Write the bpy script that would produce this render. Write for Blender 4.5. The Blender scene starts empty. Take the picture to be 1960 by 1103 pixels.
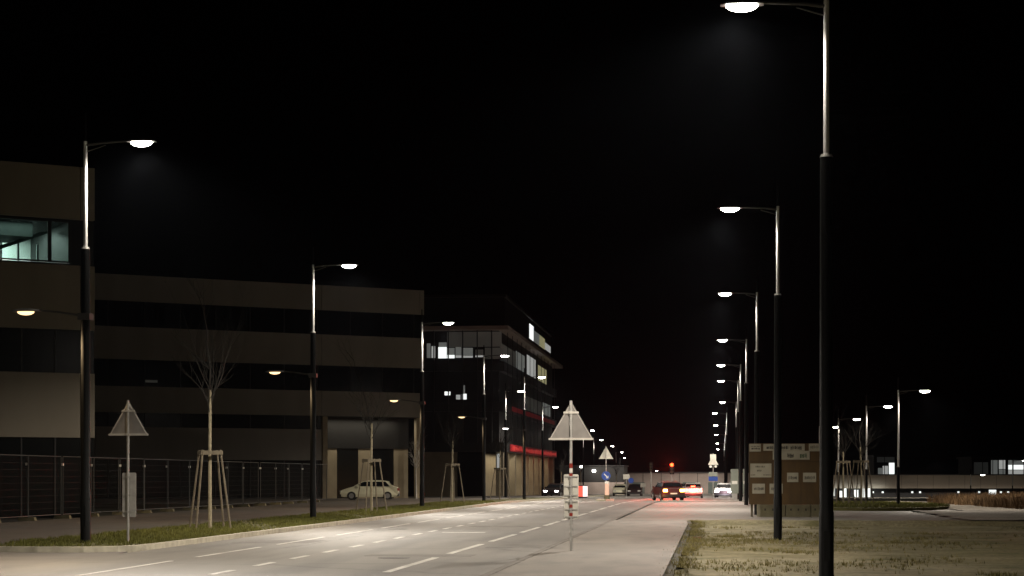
import bpy, math, random
from mathutils import Vector, Matrix
random.seed(7)
scene = bpy.context.scene
COL = scene.collection
R = math.radians

# ------------------------------------------------------------------ camera numbers
F = 3600.0; HY = 912.0; CAMZ = 1.7
HAZE = 0.00002
TH = math.atan(384/3600.0); SN, CS = math.sin(TH), math.cos(TH)
def g(y):                                   # the street falls away gently beyond 120 m
    return -0.0064*max(0.0, min(y, 450.0)-120.0)
def W(px, d):                               # survey: bearing + distance -> plan position
    xc = (px-980)/F*d
    return (-SN*d+CS*xc, CS*d+SN*xc)

# ------------------------------------------------------------------ materials
def mat(name):
    m = bpy.data.materials.new(name); m.use_nodes = True
    nt = m.node_tree; b = nt.nodes['Principled BSDF']
    return m, nt, b
def plain(name, c, rough=0.6, metal=0.0, noise=0.15, scale=6.0, bump=0.0, spec=0.5, stretch=(1,1,1)):
    m, nt, b = mat(name)
    tc = nt.nodes.new('ShaderNodeTexCoord'); mp = nt.nodes.new('ShaderNodeMapping')
    mp.inputs['Scale'].default_value = stretch
    n = nt.nodes.new('ShaderNodeTexNoise'); n.inputs['Scale'].default_value = scale; n.inputs['Detail'].default_value = 6
    cr = nt.nodes.new('ShaderNodeValToRGB')
    cr.color_ramp.elements[0].position = .3; cr.color_ramp.elements[1].position = .7
    cr.color_ramp.elements[0].color = [v*(1-noise) for v in c]+[1]
    cr.color_ramp.elements[1].color = [min(1, v*(1+noise)) for v in c]+[1]
    L = nt.links
    L.new(tc.outputs['Object'], mp.inputs[0]); L.new(mp.outputs[0], n.inputs[0]); L.new(n.outputs[0], cr.inputs[0]); L.new(cr.outputs[0], b.inputs['Base Color'])
    b.inputs['Roughness'].default_value = rough; b.inputs['Metallic'].default_value = metal
    b.inputs['Specular IOR Level'].default_value = spec
    if bump:
        bp = nt.nodes.new('ShaderNodeBump'); bp.inputs['Strength'].default_value = bump; bp.inputs['Distance'].default_value = .02
        L.new(n.outputs[0], bp.inputs['Height']); L.new(bp.outputs[0], b.inputs['Normal'])
    return m
def ground_mat(name, c1, c2, c3, fine=60, mid=2.0, big=.25, rough=.75, bump=.4, spec=.4, stretch=(1, .35, 1), speck=.35, cracks=False):
    m, nt, b = mat(name); L = nt.links; N = nt.nodes.new
    tc = N('ShaderNodeTexCoord')
    mp = N('ShaderNodeMapping'); mp.inputs['Scale'].default_value = stretch; L.new(tc.outputs['Object'], mp.inputs[0])
    def noise(s, v, det=6):
        n = N('ShaderNodeTexNoise'); n.inputs['Scale'].default_value = s; n.inputs['Detail'].default_value = det; L.new(v, n.inputs[0]); return n
    nb = noise(big, mp.outputs[0]); nm = noise(mid, mp.outputs[0], 8); nf = noise(fine, tc.outputs['Object'], 3)
    r1 = N('ShaderNodeValToRGB'); r1.color_ramp.elements[0].position = .38; r1.color_ramp.elements[1].position = .62
    r1.color_ramp.elements[0].color = (*c1, 1); r1.color_ramp.elements[1].color = (*c2, 1); L.new(nb.outputs[0], r1.inputs[0])
    r2 = N('ShaderNodeValToRGB'); r2.color_ramp.elements[0].position = .45; r2.color_ramp.elements[1].position = .66
    r2.color_ramp.elements[0].color = (0, 0, 0, 1); r2.color_ramp.elements[1].color = (1, 1, 1, 1); L.new(nm.outputs[0], r2.inputs[0])
    mx = N('ShaderNodeMixRGB'); mx.inputs[2].default_value = (*c3, 1); L.new(r2.outputs[0], mx.inputs[0]); L.new(r1.outputs[0], mx.inputs[1])
    r3 = N('ShaderNodeValToRGB'); r3.color_ramp.elements[0].position = .35; r3.color_ramp.elements[1].position = .65
    lo = 1-speck; r3.color_ramp.elements[0].color = (lo, lo, lo, 1); r3.color_ramp.elements[1].color = (1, 1, 1, 1); L.new(nf.outputs[0], r3.inputs[0])
    mu = N('ShaderNodeMixRGB'); mu.blend_type = 'MULTIPLY'; mu.inputs[0].default_value = 1
    L.new(mx.outputs[0], mu.inputs[1]); L.new(r3.outputs[0], mu.inputs[2])
    out = mu.outputs[0]
    if cracks:
        v = N('ShaderNodeTexVoronoi'); v.feature = 'DISTANCE_TO_EDGE'; v.inputs['Scale'].default_value = .16
        dn = noise(.8, tc.outputs['Object']); ad = N('ShaderNodeMixRGB'); ad.inputs[0].default_value = .35
        L.new(tc.outputs['Object'], ad.inputs[1]); L.new(dn.outputs['Color'], ad.inputs[2]); L.new(ad.outputs[0], v.inputs[0])
        cr = N('ShaderNodeValToRGB'); cr.color_ramp.elements[0].color = (.62, .62, .62, 1); cr.color_ramp.elements[1].color = (1, 1, 1, 1)
        cr.color_ramp.elements[0].position = .0; cr.color_ramp.elements[1].position = .006; L.new(v.outputs['Distance'], cr.inputs[0])
        m2 = N('ShaderNodeMixRGB'); m2.blend_type = 'MULTIPLY'; m2.inputs[0].default_value = 1
        L.new(out, m2.inputs[1]); L.new(cr.outputs[0], m2.inputs[2]); out = m2.outputs[0]
    L.new(out, b.inputs['Base Color'])
    b.inputs['Roughness'].default_value = rough; b.inputs['Specular IOR Level'].default_value = spec
    bp = N('ShaderNodeBump'); bp.inputs['Strength'].default_value = bump; bp.inputs['Distance'].default_value = .01
    ba = N('ShaderNodeMath'); ba.operation = 'ADD'; L.new(nf.outputs[0], ba.inputs[0]); L.new(nm.outputs[0], ba.inputs[1])
    L.new(ba.outputs[0], bp.inputs['Height']); L.new(bp.outputs[0], b.inputs['Normal'])
    return m
def emit(name, c, s):
    m, nt, b = mat(name)
    b.inputs['Base Color'].default_value = (*[v*.5 for v in c], 1); b.inputs['Emission Color'].default_value = (*c, 1); b.inputs['Emission Strength'].default_value = s
    return m
def glass(name, tint=(.6, .7, .68), mixf=.12):
    m = bpy.data.materials.new(name); m.use_nodes = True; nt = m.node_tree; nt.nodes.clear(); N = nt.nodes.new
    o = N('ShaderNodeOutputMaterial'); t = N('ShaderNodeBsdfTransparent'); t.inputs[0].default_value = (*tint, 1)
    gl = N('ShaderNodeBsdfGlossy'); gl.inputs['Roughness'].default_value = .03; mx = N('ShaderNodeMixShader'); mx.inputs[0].default_value = mixf
    nt.links.new(t.outputs[0], mx.inputs[1]); nt.links.new(gl.outputs[0], mx.inputs[2]); nt.links.new(mx.outputs[0], o.inputs[0])
    return m

M = {}
M['asphalt'] = ground_mat('asphalt', (.160, .151, .136), (.187, .176, .156), (.134, .127, .116), fine=45, mid=1.1, big=.12, rough=.62, bump=.25, spec=.22, stretch=(1, .12, 1), speck=.22, cracks=True)
M['patch'] = ground_mat('patch', (.135, .125, .112), (.15, .138, .12), (.12, .11, .10), fine=50, mid=2, big=.5, rough=.7, bump=.3, speck=.3)
M['side_asphalt'] = ground_mat('side_asphalt', (.15, .135, .12), (.175, .16, .145), (.13, .12, .11), fine=45, mid=.9, big=.2, rough=.7, bump=.25, stretch=(.4, 1, 1), speck=.25)
M['walk'] = ground_mat('walk', (.165, .150, .127), (.205, .185, .155), (.14, .128, .11), fine=40, mid=1.4, big=.3, rough=.8, bump=.3, speck=.25)
M['path'] = ground_mat('path', (.085, .068, .053), (.10, .083, .064), (.068, .056, .044), fine=30, mid=1.2, big=.3, rough=.9, bump=.4)
M['apron'] = ground_mat('apron', (.20, .185, .16), (.235, .22, .19), (.18, .165, .14), fine=30, mid=.6, big=.1, rough=.75, bump=.3, stretch=(.4, 1, 1), speck=.2)
M['verge'] = ground_mat('verge', (.20, .165, .07), (.27, .232, .13), (.125, .112, .035), fine=9, mid=1.0, big=.3, rough=.95, bump=.8, stretch=(.6, 1, 1), speck=.4)
M['gravel'] = ground_mat('gravel', (.30, .27, .225), (.36, .32, .27), (.25, .22, .175), fine=8, mid=.8, big=.2, rough=.95, bump=.8, stretch=(.5, 1, 1), speck=.35)
M['soil'] = ground_mat('soil', (.05, .042, .025), (.07, .06, .034), (.035, .035, .015), fine=8, mid=1, big=.2, rough=.95, bump=.8)
M['turf'] = ground_mat('turf', (.07, .068, .012), (.09, .082, .018), (.10, .086, .026), fine=25, mid=1.3, big=.4, rough=.95, bump=.9)
M['kerb'] = plain('kerb', (.38, .35, .27), .8, noise=.25, scale=3, bump=.3)
M['paint'] = ground_mat('paint', (.50, .48, .43), (.62, .60, .55), (.36, .34, .30), fine=30, mid=2.2, big=.6, rough=.6, bump=.2, speck=.3)
M['kerb_dark'] = plain('kerb_dark', (.1, .09, .075), .85, noise=.3, scale=4, bump=.4)
M['dark_paint'] = plain('dark_paint', (.003, .0033, .0033), .6, .0, noise=.2, scale=4, spec=.15)
M['galv'] = plain('galv', (.66, .66, .64), .55, .0, noise=.08, scale=5, stretch=(1, 1, .3))
M['arm_paint'] = plain('arm_paint', (.05, .048, .045), .55, .0)
M['fence_pipe'] = plain('fence_pipe', (.05, .05, .048), .5, .2)
M['fence_wire'] = plain('fence_wire', (.02, .02, .02), .6, .0)
M['galv_dull'] = plain('galv_dull', (.33, .32, .30), .55, .2, noise=.15, scale=8)
M['plate_back'] = plain('plate_back', (.2, .185, .17), .6, .2, noise=.12, scale=5)
M['plate_white'] = plain('plate_white', (.50, .48, .42), .6, .0, noise=.1, scale=5)
M['rail'] = plain('rail', (.5, .47, .42), .5, .3, noise=.1, scale=5)
M['red_band'] = plain('red_band', (.22, .02, .012), .4, noise=.1)
M['white_band'] = plain('white_band', (.7, .68, .62), .4, noise=.1)
M['lens_white'] = emit('lens_white', (1, .97, .88), 60)
M['lens_warm'] = emit('lens_warm', (1, .68, .34), 2.3)
M['lens_cool'] = emit('lens_cool', (1, .97, .9), 20)
M['panel'] = plain('panel', (.27, .235, .18), .7, noise=.09, scale=.8, stretch=(1, 1, .25))
M['panel_far'] = plain('panel_far', (.25, .232, .208), .7, noise=.1, scale=.5, stretch=(1, 1, .25))
M['facade_dark'] = plain('facade_dark', (.004, .004, .004), .5, noise=.2, scale=1)
M['facade_glass'] = plain('facade_glass', (.003, .004, .0045), .22, noise=.2, scale=.5, spec=.25)
M['trim'] = plain('trim', (.012, .012, .012), .5, noise=.2)
M['tan_wall'] = plain('tan_wall', (.30, .25, .17), .8, noise=.12, scale=1.0, bump=.1)
M['grey_wall'] = plain('grey_wall', (.34, .28, .25), .8, noise=.12, scale=.4)
M['far_fascia'] = plain('far_fascia', (.30, .26, .21), .8, noise=.1, scale=.25)
M['glass'] = glass('glass')
M['room'] = plain('room', (.62, .68, .64), .8, noise=.05, scale=1)
M['room_dark'] = plain('room_dark', (.12, .15, .14), .8, noise=.1, scale=1)
M['bark'] = plain('bark', (.15, .12, .08), .9, noise=.3, scale=9, bump=.5)
M['wrap'] = plain('wrap', (.22, .19, .125), .9, noise=.2, scale=14, bump=.3)
M['twig'] = plain('twig', (.011, .009, .006), .9, noise=.3, scale=9)
M['stake'] = plain('stake', (.11, .09, .06), .85, noise=.25, scale=5, bump=.3, stretch=(3, 3, .5))
M['bark_lit_pale'] = plain('bark_lit_pale', (.6, .58, .55), .8, noise=.2, scale=8)  # pale trunk tone that also holds the lamplight on trunk and twigs
M['board'] = plain('board', (.07, .037, .007), .6, noise=.25, scale=2.2, bump=.15, stretch=(1, 1, .3))
M['board_gap'] = plain('board_gap', (.03, .018, .008), .8)
M['concrete'] = plain('concrete', (.12, .105, .06), .9, noise=.25, scale=2.5, bump=.5)
M['concrete_hole'] = plain('concrete_hole', (.03, .025, .016), .95)
M['poster'] = plain('poster', (.34, .315, .24), .6, noise=.12, scale=3)
M['ink'] = plain('ink', (.05, .045, .035), .7)
M['ink_soft'] = plain('ink_soft', (.12, .11, .085), .7)
M['ink_green'] = plain('ink_green', (.05, .085, .04), .7)
M['car_white'] = plain('car_white', (.72, .70, .52), .3, noise=.03)
M['car_dark'] = plain('car_dark', (.02, .015, .015), .25, noise=.03)
M['car_red'] = plain('car_red', (.05, .005, .004), .3, noise=.03)
M['car_silver'] = plain('car_silver', (.45, .45, .44), .3, .4, noise=.03)
M['car_glass'] = plain('car_glass', (.01, .012, .014), .1)
M['rubber'] = plain('rubber', (.015, .015, .015), .8)
M['rim'] = plain('rim', (.35, .35, .35), .4, .6)
M['headlamp_off'] = plain('headlamp_off', (.5, .5, .48), .2)
M['tail_off'] = plain('tail_off', (.25, .02, .01), .3)
M['headlamp_on'] = emit('headlamp_on', (1, .93, .95), 22)
M['tail_on'] = emit('tail_on', (1, .07, .03), 26)
M['tail_amber'] = emit('tail_amber', (1, .52, .10), 22)
M['signal_red'] = emit('signal_red', (1, .05, .01), 12)
M['signal_off'] = plain('signal_off', (.02, .025, .015), .3)
M['red_strip'] = emit('red_strip', (1, .08, .07), .25)
M['red_strip_dim'] = emit('red_strip_dim', (1, .04, .06), .015)
M['win_white'] = emit('win_white', (.95, 1, .97), 1.1)
M['win_soft'] = emit('win_soft', (.9, .95, .9), .09)
M['win_mid'] = emit('win_mid', (.95, .97, .93), .3)
M['win_yellow'] = emit('win_yellow', (1, .93, .5), .2)
M['win_dim'] = emit('win_dim', (.85, .9, .85), .009)
M['blue_sign'] = plain('blue_sign', (.02, .06, .28), .4)
M['cabinet'] = plain('cabinet', (.20, .22, .185), .6, noise=.1)
M['lightbox_red'] = emit('lightbox_red', (1, .12, .08), .8)
M['lightbox_white'] = emit('lightbox_white', (1, .78, .76), 1.2)
M['beacon'] = emit('beacon', (1, .62, .45), .4)
M['blade'] = plain('blade', (.09, .09, .012), .9, noise=.4, scale=2.5)
M['blade_dry'] = plain('blade_dry', (.16, .135, .045), .95, noise=.4, scale=1.5)
M['blade_brown'] = plain('blade_brown', (.12, .07, .03), .95, noise=.4, scale=.8)
M['plank'] = plain('plank', (.14, .08, .035), .8, noise=.3, scale=6)
M['iron'] = plain('iron', (.04, .035, .03), .6, .5)

# ------------------------------------------------------------------ mesh builder
class MB:
    def __init__(s): s.v = []; s.f = []; s.m = []
    def add(s, vs, fs, mi=0):
        o = len(s.v); s.v += [tuple(v) for v in vs]; s.f += [tuple(i+o for i in f) for f in fs]; s.m += [mi]*len(fs); return s
    def box(s, x0, x1, y0, y1, z0, z1, mi=0):
        vs = [(x, y, z) for z in (z0, z1) for y in (y0, y1) for x in (x0, x1)]
        return s.add(vs, [(0, 2, 3, 1), (4, 5, 7, 6), (0, 1, 5, 4), (2, 6, 7, 3), (0, 4, 6, 2), (1, 3, 7, 5)], mi)
    def hexa(s, p, mi=0):   # 8 points, bottom 4 ccw then top 4 ccw
        return s.add(p, [(3, 2, 1, 0), (4, 5, 6, 7), (0, 1, 5, 4), (1, 2, 6, 5), (2, 3, 7, 6), (3, 0, 4, 7)], mi)
    def tube(s, pts, rads, n=8, mi=0, cap=True):
        pts = [Vector(p) for p in pts]; o = len(s.v); prev = None
        for i, p in enumerate(pts):
            a = pts[max(0, i-1)]; b = pts[min(len(pts)-1, i+1)]; t = (b-a).normalized()
            if prev is None: u = t.orthogonal().normalized()
            else: u = (prev - t*prev.dot(t)).normalized()
            prev = u; w = t.cross(u)
            for k in range(n):
                an = 2*math.pi*k/n; s.v.append(tuple(p+(u*math.cos(an)+w*math.sin(an))*rads[i]))
        for i in range(len(pts)-1):
            for k in range(n):
                k2 = (k+1) % n; s.f.append((o+i*n+k, o+i*n+k2, o+(i+1)*n+k2, o+(i+1)*n+k)); s.m.append(mi)
        if cap:
            s.f.append(tuple(o+k for k in range(n))[::-1]); s.m.append(mi)
            s.f.append(tuple(o+(len(pts)-1)*n+k for k in range(n))); s.m.append(mi)
        return s
    def disc(s, c, ax, r, t, n=16, mi=0):
        c = Vector(c); ax = Vector(ax).normalized(); return s.tube([c-ax*t/2, c+ax*t/2], [r, r], n, mi)
    def build(s, name, m, parent=None, smooth=False):
        me = bpy.data.meshes.new(name); me.from_pydata(s.v, [], s.f); me.update()
        for mm in (m if isinstance(m, (list, tuple)) else [m]): me.materials.append(M[mm])
        for p, i in zip(me.polygons, s.m): p.material_index = i; p.use_smooth = smooth
        o = bpy.data.objects.new(name, me); COL.objects.link(o)
        if parent: o.parent = parent
        if smooth:
            try: me.set_sharp_from_angle(angle=R(40))
            except Exception: pass
        return o
def tag(o, label=None, cat=None, group=None, kind=None):
    if label: o['label'] = label
    if cat: o['category'] = cat
    if group: o['group'] = group
    if kind: o['kind'] = kind
    return o
def thing(name, loc, label, cat, group=None, rz=0):
    o = bpy.data.objects.new(name, None); COL.objects.link(o); o.location = loc; o.rotation_euler.z = rz
    o.empty_display_size = .2
    return tag(o, label, cat, group)
def kids(o): return [c for c in bpy.data.objects if c.parent is o]
def copy_tree(o, parent=None):
    ch = kids(o); c = o.copy(); COL.objects.link(c)
    if parent: c.parent = parent
    for k in ch: copy_tree(k, c)
    return c

# ------------------------------------------------------------------ ground sheets
def rows_at(rows):
    ys = sorted(set([r[0] for r in rows]+[y for y in (120., 450.) if rows[0][0] < y < rows[-1][0]]))
    out = []
    for y in ys:
        for a, b in zip(rows, rows[1:]):
            if a[0] <= y <= b[0]:
                t = (y-a[0])/(b[0]-a[0]) if b[0] > a[0] else 0
                out.append((y, a[1]+(b[1]-a[1])*t, a[2]+(b[2]-a[2])*t)); break
    return out
def slab(mb, rows, dz, thick, mi=0):
    rr = rows_at(rows)
    for a, b in zip(rr, rr[1:]):
        za, zb = g(a[0])+dz, g(b[0])+dz
        mb.hexa([(a[1], a[0], za-thick), (a[2], a[0], za-thick), (b[2], b[0], zb-thick), (b[1], b[0], zb-thick),
                 (a[1], a[0], za), (a[2], a[0], za), (b[2], b[0], zb), (b[1], b[0], zb)], mi)
    return mb
def sheet(name, rows, dz, thick, m): return tag(slab(MB(), rows, dz, thick).build(name, m), kind='structure')

# terrain (reaches the horizon); right of the street it lies lower
tb = MB()
ys = [-30, 41, 72, 120, 450, 2600]
xs = [-1500, -60, -14, 0, 12, 60, 1500]
vs = [(x, y, g(y)-.235) for y in ys for x in xs]; n = len(xs)
tb.add(vs, [(j*n+i, j*n+i+1, (j+1)*n+i+1, (j+1)*n+i) for j in range(len(ys)-1) for i in range(n-1)])
tag(tb.build('terrain', 'soil'), kind='structure')
sheet('road', [(-20, -12.95, -3.85), (1200, -12.95, -3.85)], 0, .3, 'asphalt')
sheet('side_street', [(-20, -70, -12.952), (40.0, -70, -12.952), (41.5, -70, -13.2)], -.002, .29, 'side_asphalt')
sheet('pavement', [(-20, -3.70, -.78), (66, -3.70, -.86), (72, -3.7, -1.0)], .045, .32, 'walk')
sheet('edge_strip', [(-20, -.779, -.62), (66, -.859, -.70), (72, -.99, -.84)], .012, .26, 'soil')  # rough soil edge, its dark colour also standing in for the shadow there
kb = MB(); slab(kb, [(-20, -3.85, -3.70), (1200, -3.85, -3.70)], .052, .3); tag(kb.build('kerb', 'kerb_dark'), kind='structure')
sheet('plaza', [(72, -3.7, 30), (135, -3.7, 34)], .0, .32, 'apron')
sheet('pavement', [(135, -3.7, 3.2), (900, -3.7, 3.5)], .03, .3, 'walk')
# uneven verge: gridded mesh with small bumps
def rough_patch(name, x0, x1, y0, y1, nx, ny, z, amp, m, edge=0):
    mb = MB(); vs = []
    for j in range(ny+1):
        for i in range(nx+1):
            x = x0+(x1-x0)*i/nx; y = y0+(y1-y0)*j/ny
            h = z+amp*(math.sin(x*1.7+y*.6)+math.sin(x*.6-y*.9+2))*.5+random.uniform(-amp, amp)*.35
            if edge and i == 0: h = .0
            if edge and j >= ny-3: h = .012+random.uniform(0, .012); y += 0 if j < ny else random.uniform(-.3, 1.0)+.5*math.sin(x*.8)
            elif j == ny: h = -.02
            vs.append((x+(random.uniform(-.05, .12)+.10*math.sin(y*1.3)+.08*math.sin(y*3.1+1) if i == 0 else 0), y, h+g(y)))
    mb.add(vs, [(j*(nx+1)+i, j*(nx+1)+i+1, (j+1)*(nx+1)+i+1, (j+1)*(nx+1)+i) for j in range(ny) for i in range(nx)])
    return tag(mb.build(name, m, smooth=True), kind='structure')
rough_patch('verge', -.74, 45, -20, 72.9, 150, 260, -.16, .035, 'verge', edge=1)
rough_patch('gravel_path', 9.5, 46, 72.2, 92, 60, 40, .06, .02, 'gravel')
rough_patch('gravel_path', 12, 34, 92.1, 134, 40, 60, .05, .02, 'gravel')
# left side: island with kerb, grass, footpath
sheet('verge', [(41.0, -17, -14.6), (41.5, -17, -13.5), (42.6, -17, -13.1), (170, -17, -13.1), (171, -17, -13.1)], .085, .3, 'turf')
sheet('footpath', [(41.4, -24.4, -17.0), (260, -24.4, -17.0)], .10, .33, 'path')
sheet('footpath', [(171, -17, -13.1), (420, -17, -13.1)], .095, .33, 'walk')
sheet('forecourt', [(110, -60, -24.41), (197, -60, -24.41)], .06, .3, 'path')
def kerb_path(pts, w, z, m, name='kerb'):
    mb = MB(); P = [Vector((x, y, 0)) for x, y in pts]; offs = []
    for i, p in enumerate(P):
        t = (P[min(i+1, len(P)-1)]-P[max(i-1, 0)]).normalized(); offs.append(Vector((-t.y, t.x, 0))*w/2)
    for i in range(len(P)-1):
        a, b = P[i], P[i+1]; oa, ob = offs[i], offs[i+1]; za, zb = g(a.y), g(b.y)
        q = [a-oa, a+oa, b+ob, b-ob]; zz = [za, za, zb, zb]
        mb.hexa([(v.x, v.y, h-.2) for v, h in zip(q, zz)]+[(v.x, v.y, h+z) for v, h in zip(q, zz)])
    return tag(mb.build(name, m), kind='structure')
kerb_path([(-13.03, 420), (-13.03, 300), (-13.03, 120), (-13.03, 43), (-13.12, 42.1), (-13.4, 41.3), (-14.0, 40.85), (-15, 40.75), (-17, 40.95), (-24, 41.6), (-40, 43.2)], .16, .125, 'kerb')
# markings
mk = MB()
def dash(x, y0, y1, w=.12): mk.box(x-w/2, x+w/2, y0, y1, g(y0)+.001, g(y0)+.005) if y1 < 120 else mk.hexa(
    [(x-w/2, y0, g(y0)+.001), (x+w/2, y0, g(y0)+.001), (x+w/2, y1, g(y1)+.001), (x-w/2, y1, g(y1)+.001),
     (x-w/2, y0, g(y0)+.006), (x+w/2, y0, g(y0)+.006), (x+w/2, y1, g(y1)+.006), (x-w/2, y1, g(y1)+.006)])
y = 32.3-7.9*4
while y < 330: dash(-5.75, y+.6, y+6.6, .15); y += 7.9
y = 31.2-7.45*4
while y < 330: dash(-10.8, y, y+5.6, .10); y += 7.45
y = 31.8-3.15*9
while y < 200: dash(-8.63, y, y+1.5, .13); y += 3.15
dash(-7.5, 56.3, 56.7, 1.3)
tag(mk.build('road_marking', 'paint'), kind='structure')
mh = MB(); mh.disc((-6.6, 38.7, .002), (0, 0, 1), .34, .006, 20); mh.disc((-10.1, 60, .002), (0, 0, 1), .34, .006, 20)
tag(mh.build('manhole_cover', 'iron'), kind='structure')
sheet('traffic_island', [(135.5, -8.35, -7.65), (142, -8.6, -7.4)], .14, .25, 'kerb')
pt = MB()
for x0, x1, y0, y1 in ((-7.4, -5.1, 39.6, 40.5), (-5.4, -4.1, 44.5, 45.1), (-12.2, -10.2, 47, 49.2), (-8.2, -6.2, 63, 64), (-12, -9, 80, 81.2)): pt.box(x0, x1, y0, y1, .0, .0035)
tag(pt.build('asphalt_patch', 'patch'), kind='structure')
# round grass island on the plaza
ib = MB(); seg = 40; cx, cy = 8.0, 104.; rx, ry = 4.6, 10.5
ring = [(cx+rx*math.cos(2*math.pi*k/seg), cy+ry*math.sin(2*math.pi*k/seg)) for k in range(seg)]
ib.add([(x, y, -.05) for x, y in ring]+[(x, y, .14) for x, y in ring]+[(cx, cy, .2)],
       [(k, (k+1) % seg, seg+(k+1) % seg, seg+k) for k in range(seg)]+[(seg+k, seg+(k+1) % seg, 2*seg) for k in range(seg)])
tag(ib.build('verge', 'turf'), kind='structure')

# grass
def blades(name, spots, h, w, m):
    mb = MB()
    for x, y, z in spots:
        for k in range(3):
            a = random.uniform(0, 6.28); hh = h*random.uniform(.5, 1.25); dx, dy = random.uniform(-.5, .5)*hh, random.uniform(-.5, .5)*hh
            bx, by = x+random.uniform(-.05, .05), y+random.uniform(-.05, .05)
            mb.add([(bx-math.cos(a)*w, by-math.sin(a)*w, z), (bx+math.cos(a)*w, by+math.sin(a)*w, z), (bx+dx, by+dy, z+hh)], [(0, 1, 2)])
    return tag(mb.build(name, m), kind='stuff')
sp = []
while len(sp) < 15000:
    y = 41.2+ (random.random()**1.6)*80; x = random.uniform(-17, -13.15)
    if y < 44 and random.random() < .75: continue
    if x > -13.15-max(0, 42.6-y)*1.2: continue
    if math.sin(x*2.1+y*.8)+math.sin(y*.33+x)+random.uniform(-1, 1) < -1.3: continue
    sp.append((x, y, .083+g(y)))
tag(blades('grass', sp, .09, .012, 'blade'), 'short green grass on the strip between kerb and footpath')
sp = []
while len(sp) < 4200:
    if len(sp) % 45 == 0: ccx, ccy, sg_ = random.choice((random.uniform(-.6, 5), random.uniform(-.6, 14))), random.choice((random.uniform(50, 62), random.uniform(34, 71))), random.uniform(.15, .8)
    x = random.gauss(ccx, sg_); y = random.gauss(ccy, sg_*1.6)
    if x < -.8 or y > 71.5: x, y = random.uniform(-.7, 12), random.uniform(32, 71)
    sp.append((x, y, -.17))
for k in range(1600):
    y = random.uniform(30, 71.5); x = -.72+.10*math.sin(y*1.3)+random.gauss(.1, .16)
    if math.sin(y*.9)+math.sin(y*2.3+.7)+random.uniform(-1, 1) > -.2: sp.append((x, y, -.02))
tag(blades('dry_grass', sp, .085, .012, 'blade_dry'), 'dry yellow grass tufts on the gravel verge')
sp = []
fa, fb = W(1768, 118), W(2080, 84)
while len(sp) < 16000:
    t = random.random(); u = random.random()*16
    x = fa[0]+(fb[0]-fa[0])*t+u*.6; y = fa[1]+(fb[1]-fa[1])*t+u
    if random.random() > .3+t*.9: continue
    sp.append((x, y, .0))
tag(blades('tall_dry_grass', sp, .62, .025, 'blade_brown'), 'tall brown dry grass beside the gravel path')
sp = []
while len(sp) < 3500:
    a, r_ = random.uniform(0, 6.28), math.sqrt(random.random()); sp.append((cx+rx*r_*math.cos(a), cy+ry*r_*math.sin(a), .15))
tag(blades('grass', sp, .12, .02, 'blade'), 'green grass on the island around the staked trees')

# ------------------------------------------------------------------ lights
def lamp_data(name, power, col, radius=.13, back=0, bf=.1):
    l = bpy.data.lights.new(name, 'POINT'); l.energy = power; l.color = col; l.shadow_soft_size = radius
    l.use_nodes = True; nt = l.node_tree; N = nt.nodes.new; L = nt.links
    e = nt.nodes['Emission']
    tc = N('ShaderNodeTexCoord'); sx = N('ShaderNodeSeparateXYZ'); L.new(tc.outputs['Normal'], sx.inputs[0])
    ng = N('ShaderNodeMath'); ng.operation = 'MULTIPLY'; ng.inputs[1].default_value = -1; L.new(sx.outputs['Z'], ng.inputs[0])
    cr = N('ShaderNodeValToRGB'); r = cr.color_ramp
    r.elements[0].position = .0; r.elements[0].color = (0.0, 0, 0, 1)
    r.elements[1].position = 1.; r.elements[1].color = (.165, .165, .165, 1)
    for p, v in ((.10, .012), (.24, .07), (.40, .75), (.50, 1.0), (.64, .58), (.8, .27)):
        q = r.elements.new(p); q.color = (v, v, v, 1)
    L.new(ng.outputs[0], cr.inputs[0])
    if back:        # road optics: little light leaves on the pole side
        mb_ = N('ShaderNodeMapRange'); mb_.inputs['From Min'].default_value = .0; mb_.inputs['From Max'].default_value = .22
        mb_.inputs['To Min'].default_value = 1; mb_.inputs['To Max'].default_value = bf
        sg = N('ShaderNodeMath'); sg.operation = 'MULTIPLY'; sg.inputs[1].default_value = back
        L.new(sx.outputs['X'], sg.inputs[0]); L.new(sg.outputs[0], mb_.inputs['Value'])
        mm = N('ShaderNodeMath'); mm.operation = 'MULTIPLY'; L.new(cr.outputs[0], mm.inputs[0]); L.new(mb_.outputs[0], mm.inputs[1])
        L.new(mm.outputs[0], e.inputs['Strength'])
    else: L.new(cr.outputs[0], e.inputs['Strength'])
    return l
PW = 11700
LD = lamp_data('street_lamp_light', PW, (1, .90, .77), back=-1, bf=.24)
LR = lamp_data('street_lamp_light', PW, (1, .90, .77), back=1, bf=.10)
LS = lamp_data('path_lamp_light', PW*.11, (1, .70, .38))
LP = lamp_data('side_lamp_light', PW*.5, (1, .88, .74), back=-1, bf=.3)

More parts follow.
